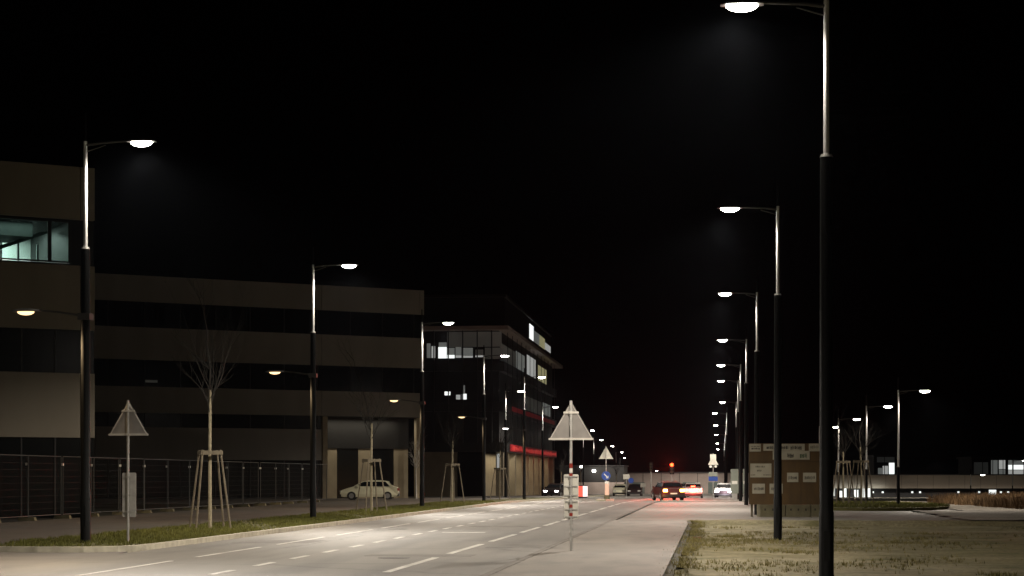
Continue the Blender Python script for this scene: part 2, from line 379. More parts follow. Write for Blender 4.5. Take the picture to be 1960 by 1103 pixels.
def luminaire(parent, x, z, s, lens, name='luminaire', k_=1.0):      # s = +1 arm points to +x
    h = MB()      # flat tapered housing
    L_, w = .36, .15
    prof = [(-L_, .03, .10), (-L_*.6, .055, .15), (0, .065, .16), (L_*.7, .05, .14), (L_, .02, .08)]
    vs = []
    for dx, hh, ww in prof: vs += [(x+s*dx, -ww, z), (x+s*dx, ww, z), (x+s*dx, ww*.7, z+hh), (x+s*dx, -ww*.7, z+hh)]
    fs = []
    for i in range(len(prof)-1):
        for k in range(4): fs.append((i*4+k, i*4+(k+1) % 4, (i+1)*4+(k+1) % 4, (i+1)*4+k))
    fs += [(3, 2, 1, 0), (16, 17, 18, 19)]
    h.add(vs, fs); o = h.build(name, 'arm_paint', parent)
    b = MB(); ns, nr = 16, 5; vs = []; fs = []
    for j in range(nr):
        t = j/(nr-1)*math.pi/2
        for k in range(ns):
            a = 2*math.pi*k/ns
            vs.append((x+.275*k_*math.cos(t)*math.cos(a)+1e-4*k, .13*k_*math.cos(t)*math.sin(a), z-.004-.11*k_*math.sin(t)))
    for j in range(nr-1):
        for k in range(ns): fs.append((j*ns+k, j*ns+(k+1) % ns, (j+1)*ns+(k+1) % ns, (j+1)*ns+k))
    b.add(vs, fs); b.build('lens', lens, o, smooth=True)
    return o
def make_post(name, H, step, s, side=None, lens='lens_white', r0=.115):
    t = thing(name, (0, 0, 0), 'x', 'street lamp')
    MB().tube([(0, 0, -.3), (0, 0, 1.3), (0, 0, 1.32), (0, 0, step)], [r0*1.08, r0*1.08, r0, r0*.92], 16).build('lower_pole', 'dark_paint', t, True)
    MB().tube([(0, 0, step), (0, 0, step+.05)], [r0*.97, r0*.8], 16).build('collar', 'galv_dull', t, True)
    MB().tube([(0, 0, step+.05), (0, 0, H+.04)], [.05, .046], 14).build('upper_pole', 'galv', t, True)
    MB().tube([(0, 0, H+.04), (0, 0, H+.72)], [.034, .03], 8).build('pole_tip', 'dark_paint', t, True)
    a = MB(); a.tube([(0, 0, H-.06), (s*.35, 0, H-.01), (s*1.06, 0, H+.03)], [.035, .03, .025], 8)
    a.tube([(0, 0, H-.22), (s*.5, 0, H-.06)], [.014, .014], 6)
    a.build('arm', 'arm_paint', t, True)
    luminaire(t, s*1.40, H, s, lens)
    MB().box(-.05, .05, -r0*1.08-.012, -r0*1.08+.01, .5, 1.0).build('service_door', 'dark_paint', t)
    if side:
        z = 5.7
        a = MB(); a.tube([(-.05, 0, z-.1), (-.7, 0, z+.0), (-1.25, 0, z+.06)], [.03, .024, .02], 8); a.box(-.15, .15, -.15, .15, z-.2, z-.04)
        a.build('side_arm', 'arm_paint', t)
        luminaire(t, -1.50, z+.02, -1, side, 'side_luminaire', .8)
    return t
def put_light(data, loc, name):
    o = bpy.data.objects.new(name, data); COL.objects.link(o); o.location = loc; return o

GL = 'street lamps along the left kerb'; GR = 'street lamps along the right side'; GP = 'lamps along the gravel path'
def place(proto, H, px, py, s, label, group, used, light=LD, zoff=0, side=None, dfix=None):
    Y = 100.
    for _ in range(12):
        d = dfix or (H+zoff+g(Y)-CAMZ)*F/(HY-py); x, Y = W(px, d)
    o = proto if not used else copy_tree(proto)
    base = (x-s*1.40, Y, g(Y)+zoff); o.location = base; tag(o, label, 'street lamp', group)
    if light: put_light(light, (base[0]+s*1.40, Y, base[2]+H-.22), 'street_light_source')
    if side: put_light(side, (base[0]-1.50, Y, base[2]+5.7-.20), 'street_light_source')
    return o
leftp = make_post('street_lamp', 9.8, 7.22, 1, side='lens_warm')
leftlab = ['tall street lamp with a warm side lamp, left of the nearest left road sign',
           'street lamp with warm side lamp right of the nearest staked tree',
           'street lamp with warm side lamp at the right end of the banded building',
           'street lamp with small warm side lamp in front of the glass corner building']
for i, (px, py) in enumerate([(271, 272), (668, 508), (858, 618), (966, 681)]):
    place(leftp, 9.8, px, py, 1, leftlab[i], GL, i > 0, side=LS)
place(make_post('street_lamp', 9.8, 7.22, 1, side='lens_cool'), 9.8, 1037, 722, 1, 'street lamp with a white side lamp standing before the red lit fascia', GL, False, side=LS)
farl = make_post('street_lamp', 9.8, 7.22, 1)
for i, (px, py, lb) in enumerate([(997, 749, 'street lamp at the corner of the glass building, without a side lamp'),
        (1063, 779, 'street lamp left of the middle warning sign, at the far end of the red fascia'),
        (1134, 824, 'thin distant street lamp right behind the near warning sign plate'),
        (1151, 842, 'distant street lamp just left above the far triangular sign'),
        (1172, 854, 'distant street lamp just right of the far triangular sign'),
        (1190, 866, 'distant street lamp above the small square sign'),
        (1195, 877, 'lowest distant street lamp of the left row, over the white oncoming car')]):
    place(farl, 9.8, px, py, 1, lb, GL, i > 0, light=LD if i < 5 else None)
rightp = make_post('street_lamp', 9.8, 7.22, -1)
rl = ['tallest street lamp on the right, its foot below the bottom edge of the photo',
      'second street lamp on the right, standing in the gravel verge before the notice board',
      'third street lamp on the right, its black foot just left of the notice board blocks',
      'fourth street lamp on the right, foot at the left edge of the notice board',
      'fifth street lamp from the camera in the right row', 'sixth street lamp from the camera in the right row',
      'seventh street lamp from the camera in the right row, just past the gap', 'eighth street lamp from the camera in the right row',
      'ninth street lamp from the camera in the right row', 'tenth street lamp from the camera in the right row',
      'eleventh street lamp from the camera in the right row', 'farthest street lamp of the right row, just above the paired sign backs']
for i, (px, py) in enumerate([(1420, 10), (1397, 399), (1388, 562), (1383, 651), (1380, 699), (1380, 729), (1383, 770), (1368, 791), (1370, 814), (1371, 832), (1373, 849), (1374, 860)]):
    place(rightp, 9.8, px, py, -1, rl[i], GR, i > 0, light=LR if i < 11 else None, zoff=-.2 if i < 2 else 0)
# lamps behind and beside the camera keep lighting the near ground
put_light(lamp_data('street_lamp_light', PW*.45, (1, .90, .77), back=-1, bf=.24), (-13.6, 16.0, 9.6), 'street_light_source'); put_light(LR, (.6, 5.0, 9.6), 'street_light_source')
pathp = make_post('path_lamp', 6.3, 2.2, 1, r0=.085)
for i, (px, py, lb) in enumerate([(1770, 748, 'path lamp on the far right, standing in the lit gravel path'),
        (1700, 778, 'path lamp with head above the glass pavilion, right of the staked trees'),
        (1640, 802, 'path lamp standing behind the staked trees'), (1600, 817, 'path lamp partly hidden behind the tall right street lamp'),
        ]):
    place(pathp, 6.3, px, py, 1, lb, GP, i > 0, light=LP if i < 4 else None, dfix=None if i < 4 else 215)
for i, (px, py, lb) in enumerate([(1230, 891, 'faint far street lamp left of the red traffic light'), (1257, 885, 'faint far street lamp nearest to the left of the red traffic light')]):
    o = copy_tree(farl); d = 430+i*40; x, Y = W(px, d); o.location = (x-1.4, Y, g(Y)-9.8+1.7+(HY-py)/F*d); tag(o, lb, 'street lamp', 'faint lamps beyond the crossing')
for px, H, lb in ((1858, 2.6, 'short lamp post before the long low building'), (1938, 4.3, 'thin lamp post before the wide lit glass hall')):
    o = make_post('path_lamp', H, .9, 1, r0=.06, lens='lens_cool'); x, Y = W(px, 225); o.location = (x, Y, g(Y)); tag(o, lb, 'street lamp', GP)
LW = lamp_data('yard_light', PW*.34, (1, .88, .76))
for px in (1610, 1700, 1790, 1880, 1975): x, Y = W(px, 238); put_light(LW, (x, Y, g(Y)+4.4), 'yard_light_source')

# ------------------------------------------------------------------ signs
def tri_plate(mb, cx, cz, w, y, t, mi=0):
    h = w*.866; r = .04*w
    # rounded-corner triangle
    cor = [(-w/2, 0), (w/2, 0), (0, h)]; pts = []
    ang0 = [R(150+0), R(270), R(30)]
    cent = [(-w/2+r*1.732, r), (w/2-r*1.732, r), (0, h-2*r)]
    for (ax, az), a0 in zip([cent[0], cent[1], cent[2]], [R(150), R(270), R(30)]):
        for k in range(5):
            a = a0+R(120)*k/4; pts.append((cx+ax+r*math.cos(a), cz+az+r*math.sin(a)))
    n = len(pts); mb.add([(x, y, z) for x, z in pts]+[(x, y+t, z) for x, z in pts],
        [tuple(range(n)), tuple(range(2*n-1, n-1, -1))]+[(k, n+k, n+(k+1) % n, (k+1) % n) for k in range(n)], mi)
def rounded_rect(mb, x0, x1, z0, z1, y, t, r=.03, mi=0):
    pts = []
    for (ax, az, a0) in ((x1-r, z1-r, 0), (x0+r, z1-r, 90), (x0+r, z0+r, 180), (x1-r, z0+r, 270)):
        for k in range(4): a = R(a0+90*k/3); pts.append((ax+r*math.cos(a), az+r*math.sin(a)))
    n = len(pts); mb.add([(x, y, z) for x, z in pts]+[(x, y+t, z) for x, z in pts],
        [tuple(range(n))[::-1], tuple(range(n, 2*n))]+[(k, (k+1) % n, n+(k+1) % n, n+k) for k in range(n)], mi)
def warn_sign(x, y, z0, zt, w, label, rects, bands=(), plate='plate_back', rz=0):
    t = thing('warning_sign', (x, y, z0), label, 'road sign', 'road signs seen from behind', rz)
    MB().tube([(0, 0, -.2), (0, 0, zt-z0+.01)], [.032, .032], 12).build('post', 'galv_dull', t, True)
    b = MB(); h = w*.866; zb = zt-z0-h
    tri_plate(b, 0, zb, w, .04, .012); p = b.build('sign_plate', plate, t)
    e = MB(); r = MB()
    # raised rim + two fixing rails on the back
    A, B, C_ = (-w/2+.03, zb+.02), (w/2-.03, zb+.02), (0, zt-z0-.05)
    for p0, p1 in ((A, B), (B, C_), (C_, A)): e.tube([(p0[0], .039, p0[1]), (p1[0], .039, p1[1])], [.006, .006], 6)
    e.build('rim', 'rail' if plate == 'plate_back' else 'plate_white', p)
    for f, hw in ((.0, w*.5), (.68, w*.17)):
        r = MB(); r.box(-hw, hw, -.0+.012, .038, zb+h*f+.0, zb+h*f+.045)
        r.box(-.045, .045, -.04, .03, zb+h*f-.002, zb+h*f+.05); r.build('fixing_rail', 'rail', p)
    for (x0, x1, za, zc, m) in rects:
        q = MB(); rounded_rect(q, x0, x1, za-z0, zc-z0, .04, .01); pl = q.build('sign_plate', m, t)
        for f in (.12, .5, .9):
            q = MB(); q.box(x0+.02, x1-.02, .016, .038, za-z0+(zc-za)*f-.012, za-z0+(zc-za)*f+.012); q.box(-.042, .042, -.038, .02, za-z0+(zc-za)*f-.014, za-z0+(zc-za)*f+.014)
            q.build('fixing_rail', 'galv_dull', pl)
    for za, zc, m in bands:
        MB().tube([(0, 0, za-z0), (0, 0, zc-z0)], [.037, .037], 12).build('reflective_band', m, t, True)
    return t
def zpx(py, d): return CAMZ+(HY-py)/F*d
d = 45.8; x, y = W(245, d); Z = lambda p: zpx(p, d)
warn_sign(x, y, .085, Z(767), .98, 'back of triangular road sign above one tall grey plate, in the left grass strip',
          [(-.155, .19, Z(990), Z(905), 'galv_dull')], rz=0)
d = 41.9; x, y = W(1093, d); Z = lambda p: zpx(p, d)
warn_sign(x, y, .045, Z(768), 1.0, 'back of large triangular road sign with two pale plates and banded post',
          [(-.165, .165, Z(954), Z(908), 'plate_white'), (-.15, .16, Z(994), Z(957), 'plate_white')],
          [(Z(896), Z(887), 'red_band'), (Z(905), Z(897), 'white_band'), (Z(912), Z(906), 'red_band'), (Z(972), Z(966), 'red_band'), (Z(988), Z(982), 'red_band')], plate='plate_back')
# sign on the traffic island
d = 139.; x, y = W(1160, d); Z = lambda p: zpx(p, d); gz = g(y)+.14
t = warn_sign(x, y, gz, Z(855), 1.05, 'far triangular sign back above a round blue arrow sign on the traffic island', [], plate='plate_white')
b = MB(); b.disc((0, -.04, Z(911)-gz), (0, 1, 0), .33, .02, 24); bs = b.build('blue_arrow_plate', 'blue_sign', t)
b = MB(); q = Z(911)-gz
b.hexa([(-.17, -.056, q+.12), (-.12, -.056, q+.17), (-.12, -.052, q+.17), (-.17, -.052, q+.12), (.1, -.056, q-.15), (.15, -.056, q-.1), (.15, -.052, q-.1), (.1, -.052, q-.15)])
b.box(.0, .18, -.056, -.052, q-.18, q-.13); b.box(.13, .18, -.056, -.052, q-.16, q); b.build('arrow', 'white_band', bs)
t = thing('bollard', (x+.12, y-.9, gz), 'pale lit bollard standing below the blue arrow sign on the traffic island', 'bollard')
MB().tube([(0, 0, 0), (0, 0, .3)], [.2, .2], 16).build('base', 'concrete', t, True); MB().tube([(0, 0, .3), (0, 0, 1.15)], [.16, .16], 16).build('lit_shaft', 'beacon', t, True)
MB().tube([(0, 0, 1.15), (0, 0, 1.25), (0, 0, 1.3)], [.17, .17, .08], 16).build('cap', 'white_band', t, True)
# far small signs
def small_sign(px, d, z_top, w, h, m, label, base=None, extra=None):
    x, y = W(px, d); gz = g(y); t = thing('road_sign', (x, y, gz), label, 'road sign', 'small distant signs')
    MB().tube([(0, 0, -.1), (0, 0, z_top-gz)], [.035, .035], 8).build('post', 'galv_dull', t, True)
    q = MB(); rounded_rect(q, -w/2, w/2, z_top-gz-h, z_top-gz, -.06, .015); q.build('sign_plate', m, t)
    if extra: MB().disc((extra[0], -.06, extra[1]-gz), (0, 1, 0), extra[2], .015, 20).build('round_plate', 'blue_sign', t)
    return t
small_sign(1199, 205, zpx(908, 205), .72, .55, 'plate_white', 'pale square sign above a blue disc, beyond the traffic island', extra=(.5, zpx(920, 205), .3))
small_sign(1231, 190, zpx(925, 190), .5, .42, 'plate_white', 'low pale sign just left of the dark red car')
t = small_sign(1365, 165, zpx(904, 165), .75, .4, 'cabinet', 'sign stack right of the tail lights, stepped pale plates over a blue plate')
x, y = W(1365, 165); gz = g(y); Z = lambda p: zpx(p, 165)
MB().tube([(0, .02, Z(910)-gz), (0, .02, Z(868)-gz)], [.035, .035], 8).build('post', 'galv_dull', t)
q = MB(); tri_plate(q, 0, Z(890)-gz, .95, .0-.05, .015); q.build('sign_plate', 'plate_white', t)
q = MB(); rounded_rect(q, -.26, .26, Z(886)-gz, Z(870)-gz, -.08, .015); q.build('sign_plate', 'plate_white', t)
q = MB(); rounded_rect(q, -.32, -.12, Z(895)-gz, Z(891)-gz, -.08, .015); rounded_rect(q, .12, .32, Z(895)-gz, Z(891)-gz, -.08, .015); q.build('lamp_bracket', 'white_band', t)
q = MB(); rounded_rect(q, -.4, .4, Z(921)-gz, Z(912)-gz, -.06, .015); q.build('sign_plate', 'blue_sign', t)
for px, d, w, lb in ((1406, 150, .62, 'pale green upright panel just left of the dark right lamp poles'), (1426, 148, .34, 'narrow pale upright panel between the right lamp poles and the notice board')):
    x, y = W(px, d); gz = g(y)+.03; t = thing('information_panel', (x, y, gz), lb, 'information panel', 'upright panels by the crossing')
    q = MB(); rounded_rect(q, -w/2, w/2, .5, zpx(898, d)-gz, -.05, .1, .05); q.build('panel', 'cabinet', t)
    MB().box(-w*.35, w*.35, -.035, .035, 0, .5).build('foot', 'galv_dull', t)
    q = MB(); q.box(-w*.36, w*.36, -.056, -.052, 1.25, 1.5); q.build('notice', 'white_band', t)

# ------------------------------------------------------------------ notice board on concrete blocks
d = 79.; x0, y0 = W(1434, d); zb = -.1
t = thing('notice_board', (x0, y0, zb), 'tall brown notice board with pale posters and a lettered top strip, on concrete blocks', 'notice board', rz=TH)
pm = F/d; X = lambda px: (px-1434)/pm; Z = lambda py: zpx(py, d)-zb
q = MB(); q.box(0, X(1582), 0, .12, Z(966), Z(850)); q.build('panel', 'board', t)
q = MB()
for px in (1434, 1487.5, 1533, 1582): q.box(X(px)-.006, X(px)+.006, -.004, 0, Z(965), Z(851))
q.box(.01, X(1581), -.004, -.001, Z(884)-.006, Z(884)+.006); q.build('panel_joint', 'board_gap', t)
q = MB()
for px in (1438, 1500, 1575): q.box(X(px), X(px)+.09, .125, .22, 0.02, Z(850))
q.build('back_post', 'stake', t)
def poster(a, b, c, e, lines, y=-.012, m='poster'):
    q = MB(); q.box(X(a), X(b), y, -.001, Z(e), Z(c)); p = q.build('poster', m, t)
    for (la, lb, lc, le, mm) in lines:
        k = MB(); u = X(la); end = X(lb)          # short uneven upright strokes like blurred lettering
        while u < end-.01:
            w = random.uniform(.018, .05); h0 = random.uniform(0, .35); h1 = random.uniform(0, .25); H_ = Z(lc)-Z(le)
            k.box(u, min(u+w, end), y-.004, y-.0005, Z(le)+H_*h0*.5, Z(lc)-H_*h1)
            if random.random() < .5: k.box(u, min(u+w*1.6, end), y-.0055, y-.0042, Z(le)+H_*.4, Z(le)+H_*.58)
            u += w+random.uniform(.008, .03)
        k.build('lettering', mm, p)
q = MB(); q.box(0, X(1582), -.018, -.0005, Z(864), Z(849)); q.build('header_backing', 'board', t)
poster(1434.5, 1456, 850, 864.5, [(1437, 1455, 853.5, 856, 'ink_soft'), (1438, 1454, 857, 861, 'ink')], -.03)
poster(1461, 1540, 850, 863, [(1467, 1509, 853.5, 861, 'ink'), (1513, 1534, 853, 861.5, 'ink')], -.03)
poster(1548, 1581, 849.5, 864, [(1551, 1566, 853, 859, 'ink_soft'), (1569, 1580, 853, 860, 'ink')], -.03)
poster(1479, 1549.5, 863.3, 880, [(1507, 1519, 868, 877, 'ink'), (1531, 1544, 868, 877, 'ink_green')], -.022)
poster(1436, 1476.5, 887.5, 914, [(1446, 1464, 891.5, 895.5, 'ink_soft'), (1449, 1458, 899, 903, 'ink_soft'), (1437, 1446, 908, 910.5, 'ink_soft'), (1461, 1475, 908, 910.5, 'ink_soft')])
poster(1506.5, 1528, 905, 923, [(1509, 1526, 911, 918.5, 'ink_soft'), (1521, 1525, 912.5, 917, 'ink')])
poster(1537, 1562, 905, 923, [(1540, 1560, 911, 918, 'ink_soft')])
poster(1440, 1464, 926, 945, [(1443, 1462, 932.5, 939, 'ink_soft'), (1458, 1461, 932.5, 938.5, 'ink')])
poster(1473, 1498, 926, 945, [(1476, 1495, 932.5, 939, 'ink_soft')])
G = 'concrete blocks under the notice board'
for k, (a, b, lb) in enumerate(((1454, 1502.5, 'left concrete ballast block under the notice board'), (1503.5, 1551, 'middle concrete ballast block under the notice board'), (1552.5, 1586, 'right end concrete ballast block, half behind the tall lamp pole'))):
    bt = thing('concrete_block', W(a, d)[:2]+(-.2,), lb, 'concrete block', G, rz=TH); wd = (b-a)/pm
    c = MB(); c.box(0, wd, -.12, .9, 0, Z(966)+.1-.006); o = c.build('body', 'concrete', bt)
    bv = o.modifiers.new('bevel', 'BEVEL'); bv.width = .02; bv.segments = 2
    c = MB()
    for j in range(3):
        for zz in (.08, .46): c.box(wd*(.2+.3*j)-.03, wd*(.2+.3*j)+.035, -.125, -.118, zz, zz+.09)
    c.build('pocket', 'concrete_hole', bt)

# ------------------------------------------------------------------ trees + supports
def branch(mb, p, dirv, L, r, depth, rnd):
    pts = [Vector(p)]; rad = [r]; dv = Vector(dirv).normalized(); n = 5
    for i in range(n):
        dv = (dv+Vector((rnd.uniform(-.28, .28), rnd.uniform(-.28, .28), rnd.uniform(-.06, .14)))).normalized()
        pts.append(pts[-1]+dv*L/n); rad.append(r*(1-.8*(i+1)/n))
    mb.tube(pts, rad, 5 if r > .008 else 3, cap=False)
    if depth:
        for k in range(rnd.randint(4, 6)):
            i = rnd.randint(1, n); a = rnd.uniform(0, 6.28)
            q = (dv*rnd.uniform(.7, 1.2)+Vector((math.cos(a), math.sin(a), rnd.uniform(.1, .6)))*.75).normalized()
            branch(mb, pts[i], q, L*rnd.uniform(.4, .65), rad[i]*.6+.001, depth-1, rnd)
def make_tree(loc, H, label, seed, wrap=True, trunk='wrap', twig='twig', name='bare_tree', group='bare young trees'):
    rnd = random.Random(seed); t = thing(name, loc, label, 'tree', group)
    zt = H*.56
    MB().tube([(0, 0, -.1), (rnd.uniform(-.03, .03), 0, zt*.5), (rnd.uniform(-.05, .05), 0, zt)], [.062, .05, .042], 10).build('trunk', trunk, t, True)
    mb = MB(); branch(mb, (0, 0, zt-.02), (rnd.uniform(-.05, .05), 0, 1), H*.42, .036, 2, rnd)
    for k in range(8):
        a = 6.28*k/8+rnd.uniform(-.3, .3); z = zt*rnd.uniform(.80, 1.0)
        branch(mb, (0, 0, z), (math.cos(a)*.55, math.sin(a)*.55, .95), H*rnd.uniform(.22, .34), .018, 2, rnd)
    mb.build('crown', twig, t)
    return t
def make_support():
    t = thing('tree_support', (0, 0, 0), 'x', 'tree stakes', 'four-legged wooden tree supports')
    for sx, sy in ((-1, -1), (1, -1), (1, 1), (-1, 1)):
        MB().tube([(sx*.54, sy*.54, -.1), (sx*.27, sy*.27, 2.42)], [.034, .03], 8).build('stake', 'stake', t, True)
    b = MB(); b.box(-.33, .33, -.335, -.295, 2.28, 2.40); b.box(-.33, .33, .295, .335, 2.28, 2.40); b.box(-.335, -.295, -.29, .29, 2.28, 2.40); b.box(.295, .335, -.29, .29, 2.28, 2.40)
    b.build('top_frame', 'stake', t)
    b = MB(); b.tube([(-.3, 0, 2.2), (-.06, -.05, 2.2), (.06, -.05, 2.2), (.3, 0, 2.2)], [.014]*4, 6); b.build('tie', 'rubber', t)
    return t
sup = make_support(); first = True
tr = [(402, 57.5, 7.6, 'bare young tree in wooden stakes nearest on the left, behind the road sign', 'wooden tree stakes nearest on the left', 11),
      (711, 86, 7.2, 'bare young tree in front of the parked white car', 'wooden tree stakes in front of the parked white car', 12),
      (866, 116, 6.8, 'bare young tree in front of the tan ground floor wall', 'wooden tree stakes in front of the tan ground floor wall', 13),
      (957, 143, 6.6, 'bare young tree by the corner of the glass building', 'wooden tree stakes by the corner of the glass building', 14),
      (1648, 103, 5.6, 'bare young tree on the round grass island, right one of two', 'wooden tree stakes on the grass island, right pair member', 15),
      (1614, 106, 5.2, 'bare young tree on the grass island, left one partly behind the lamp pole', 'wooden tree stakes on the grass island beside the tall lamp pole', 16)]
for px, d, H, lt, ls, sd in tr:
    x, y = W(px, d); z = g(y)+(.085 if px < 1000 else .17)
    make_tree((x, y, z), H, lt, sd)
    o = sup if first else copy_tree(sup); first = False
    o.location = (x, y, z); o.rotation_euler.z = R(17+sd*9); o['label'] = ls
x, y = W(797, 147); make_tree((x, y, g(y)), 5.1, 'small pale tree coloured as if lit, standing before the wall beside the third left lamp', 31, trunk='bark_lit_pale', twig='bark_lit_pale', name='pale_lit_tree')
for k, (px, d, H) in enumerate(((1075, 210, 5.0), (1112, 235, 5.5), (1180, 280, 5.5))):
    x, y = W(px, d); make_tree((x, y, g(y)), H, ['dim bare tree left of the near warning sign post', 'dim bare tree right of the near warning sign post', 'dim bare tree beyond the traffic island'][k], 41+k, trunk='bark', group='distant bare trees')

# ------------------------------------------------------------------ construction fence
def make_fence():
    t = thing('fence_panel', (0, 0, 0), 'x', 'fence panel', 'mobile construction fence panels')
    L_, H_ = 3.4, 2.36
    f = MB(); r = .021
    f.tube([(0, 0, .1), (0, 0, H_)], [r, r], 8); f.tube([(0, L_, .1), (0, L_, H_)], [r, r], 8)
    f.tube([(0, 0, .16), (0, L_, .16)], [r*.8]*2, 6); f.tube([(0, 0, H_-.01), (0, L_, H_-.01)], [r*.8]*2, 6); f.build('frame', 'fence_pipe', t)
    w = MB()
    for k in range(1, 34): w.box(-.002, .002, k*.1-.002, k*.1+.002, .17, H_-.02)
    for k in range(1, 9): w.box(.0021, .006, .02, L_-.02, .16+k*.24, .164+k*.24)
    w.build('wire_mesh', 'fence_wire', t)
    b = MB(); b.hexa([(-.32, -.12, 0), (.32, -.12, 0), (.32, .12, 0), (-.32, .12, 0), (-.28, -.1, .13), (.28, -.1, .13), (.28, .1, .13), (-.28, .1, .13)]); b.build('foot', 'concrete', t)
    MB().box(-.04, .05, -.09, .0, 2.0, 2.09).build('clamp', 'white_band', t)
    return t
fp = make_fence(); nf = 0; y = 44.6
while y < 118:
    o = fp if nf == 0 else copy_tree(fp)
    o.location = (-24.55+random.uniform(-.05, .05), y, .10+g(y)); o.rotation_euler.z = R(random.uniform(-1.2, 1.2))
    o['label'] = 'bare metal wire panel in the long row of mobile fencing before the dark buildings'
    nf += 1; y += 3.5

# ------------------------------------------------------------------ left buildings
U = Vector((math.sin(R(54.9)), math.cos(R(54.9)), 0)); INW = Vector((-U.y, U.x, 0))
class Fac:
    def __init__(s, o, u, inw): s.o = Vector(o); s.u = u; s.n = inw
    def box(s, mb, s0, s1, d0, d1, z0, z1, mi=0):
        P = lambda a, b, z: tuple(s.o+s.u*a+s.n*b+Vector((0, 0, z)))
        return mb.hexa([P(s0, d0, z0), P(s1, d0, z0), P(s1, d1, z0), P(s0, d1, z0), P(s0, d0, z1), P(s1, d0, z1), P(s1, d1, z1), P(s0, d1, z1)], mi)
# nearest building
x, y = W(182, 80); B1 = Fac((x, y, 0), U, INW)
b1 = thing('office_building', (0, 0, 0), 'nearest office building with pale panel bands and one lit window, at the left edge', 'building')
q = MB(); W0, W1, ZA, ZB = -9.5, -1.05, 10.72, 12.5
B1.box(q, -22, 0, .25, 16, -.3, ZA); B1.box(q, -22, 0, .25, 16, ZB, 14.7); B1.box(q, W1, 0, .25, 16, ZA, ZB); B1.box(q, -22, W0, .25, 16, ZA, ZB); B1.box(q, W0, W1, 7, 16, ZA, ZB)
q.build('core_wall', 'facade_dark', b1)
def band(f, par, s_list, z0, z1, m, thick=.25):
    for a, b in zip(s_list, s_list[1:]):
        q = MB(); f.box(q, a+.015, b-.015, 0, thick-.003, z0, z1); q.build('facade_panel', m, par)
for z0, z1 in ((12.58, 14.8), (7.9, 10.62), (3.34, 6.06)): band(B1, b1, [-22, -16, -10.4, -5.2, -.63, 0], z0, z1, 'panel')
for z0, z1 in ((6.06, 7.9), (0, 3.34)):
    q = MB(); B1.box(q, -22, -.02, .12, .247, z0+.005, z1-.005); o = q.build('window_band', 'facade_glass', b1)
    for k in range(16): q = MB(); B1.box(q, -21.6+k*1.42, -21.54+k*1.42, .07, .118, z0+.006, z1-.006); q.build('mullion', 'trim', o)
# lit room behind real glass
q = MB(); B1.box(q, W0, W1, 6.5, 6.55, ZA, ZB); q.build('room_wall', 'room', b1)
q = MB(); B1.box(q, W0, -2.35, 1.2, 3.8, ZB-.62, ZB-.01); q.build('ceiling_beam', 'room_dark', b1)
q = MB()
P = lambda a, b, z: tuple(B1.o+B1.u*a+B1.n*b+Vector((0, 0, z)))
q.hexa([P(-5.6, 2.2, ZA), P(-5.2, 2.2, ZA), P(-5.2, 2.7, ZA), P(-5.6, 2.7, ZA), P(-1.7, 2.2, ZB-.25), P(-1.3, 2.2, ZB-.25), P(-1.3, 2.7, ZB-.25), P(-1.7, 2.7, ZB-.25)])
q.build('stair_stringer', 'room_dark', b1)
q = MB()
for a in (-3.05, -2.3, -1.45): B1.box(q, a, a+.08, 3.9, 4.0, ZA, ZB-.6)
B1.box(q, W0, W1, 3.9, 4.0, ZA, ZA+.42); q.build('partition', 'room_dark', b1)
q = MB(); B1.box(q, W0, W1, .15, .17, ZA+.01, ZB-.01); o = q.build('window', 'glass', b1)
q = MB()
for a in (-7.6, -4.9, -2.0, -1.13): B1.box(q, a, a+(.16 if a > -3 else .1), .08, .145, ZA+.01, ZB-.01)
B1.box(q, W0, W1, .08, .145, ZA, ZA+.07); B1.box(q, W0, W1, .08, .145, ZB-.07, ZB); q.build('frame', 'trim', o)
def area(name, loc, rot, sx, sy, p, col):
    l = bpy.data.lights.new(name, 'AREA'); l.shape = 'RECTANGLE'; l.size = sx; l.size_y = sy; l.energy = p; l.color = col
    o = bpy.data.objects.new(name, l); COL.objects.link(o); o.location = loc; o.rotation_euler = rot; return o
area('room_light', P(-5, 5.2, ZB-.05), (0, 0, R(35)), 6, 1.0, 900, (.93, 1, .93))
area('room_light', P(-5, 0.8, ZB-.04), (0, 0, R(35)), 6, .2, 45, (.93, 1, .93))  # added fill without a fixture, brightens the front of the ceiling beam
# second building
x, y = W(812, 163); B2 = Fac((x, y, 0), U, INW)
b2 = thing('banded_building', (0, 0, 0), 'long dark office building with pale horizontal bands behind the construction fence', 'building')
q = MB(); B2.box(q, -60, -9.6, .25, 22, -.8, 17.6); B2.box(q, -9.6, 0, .25, 22, 6.78, 17.6); B2.box(q, -9.6, -.1, 3.2, 22, -.8, 6.78); q.build('core_wall', 'facade_dark', b2)
sl = [-58, -48, -38.5, -29, -19.3, -9.62, -.42, 0]
for z0, z1 in ((15.7, 17.8), (11.05, 13.65), (6.8, 8.9)): band(B2, b2, sl, z0, z1, 'panel_far')
band(B2, b2, sl[:6], 3.05, 5.65, 'panel_far')
for z0, z1, e in ((13.65, 15.7, 0), (8.9, 11.05, 0), (5.65, 6.8, -9.65), (0, 3.05, -9.65)):
    q = MB(); B2.box(q, -59, e-.02, .13, .247, z0+.005, z1-.005); o = q.build('window_band', 'facade_glass', b2)
    a = -58.
    while a < e-.1: q = MB(); B2.box(q, a, a+.07, .06, .128, z0+.006, z1-.006); q.build('mullion', 'trim', o); a += 3.0
for a, b, m in ((-9.5, -7.9, 'facade_glass'), (-7.9, -6.9, 'tan_wall'), (-6.9, -4.9, 'facade_glass'), (-4.9, -3.6, 'tan_wall'), (-3.6, -1.5, 'facade_glass'), (-1.5, -.1, 'tan_wall')):
    q = MB(); B2.box(q, a+.01, b-.01, 3.0, 3.197, -.3, 4.1); q.build('ground_floor_wall', m, b2)
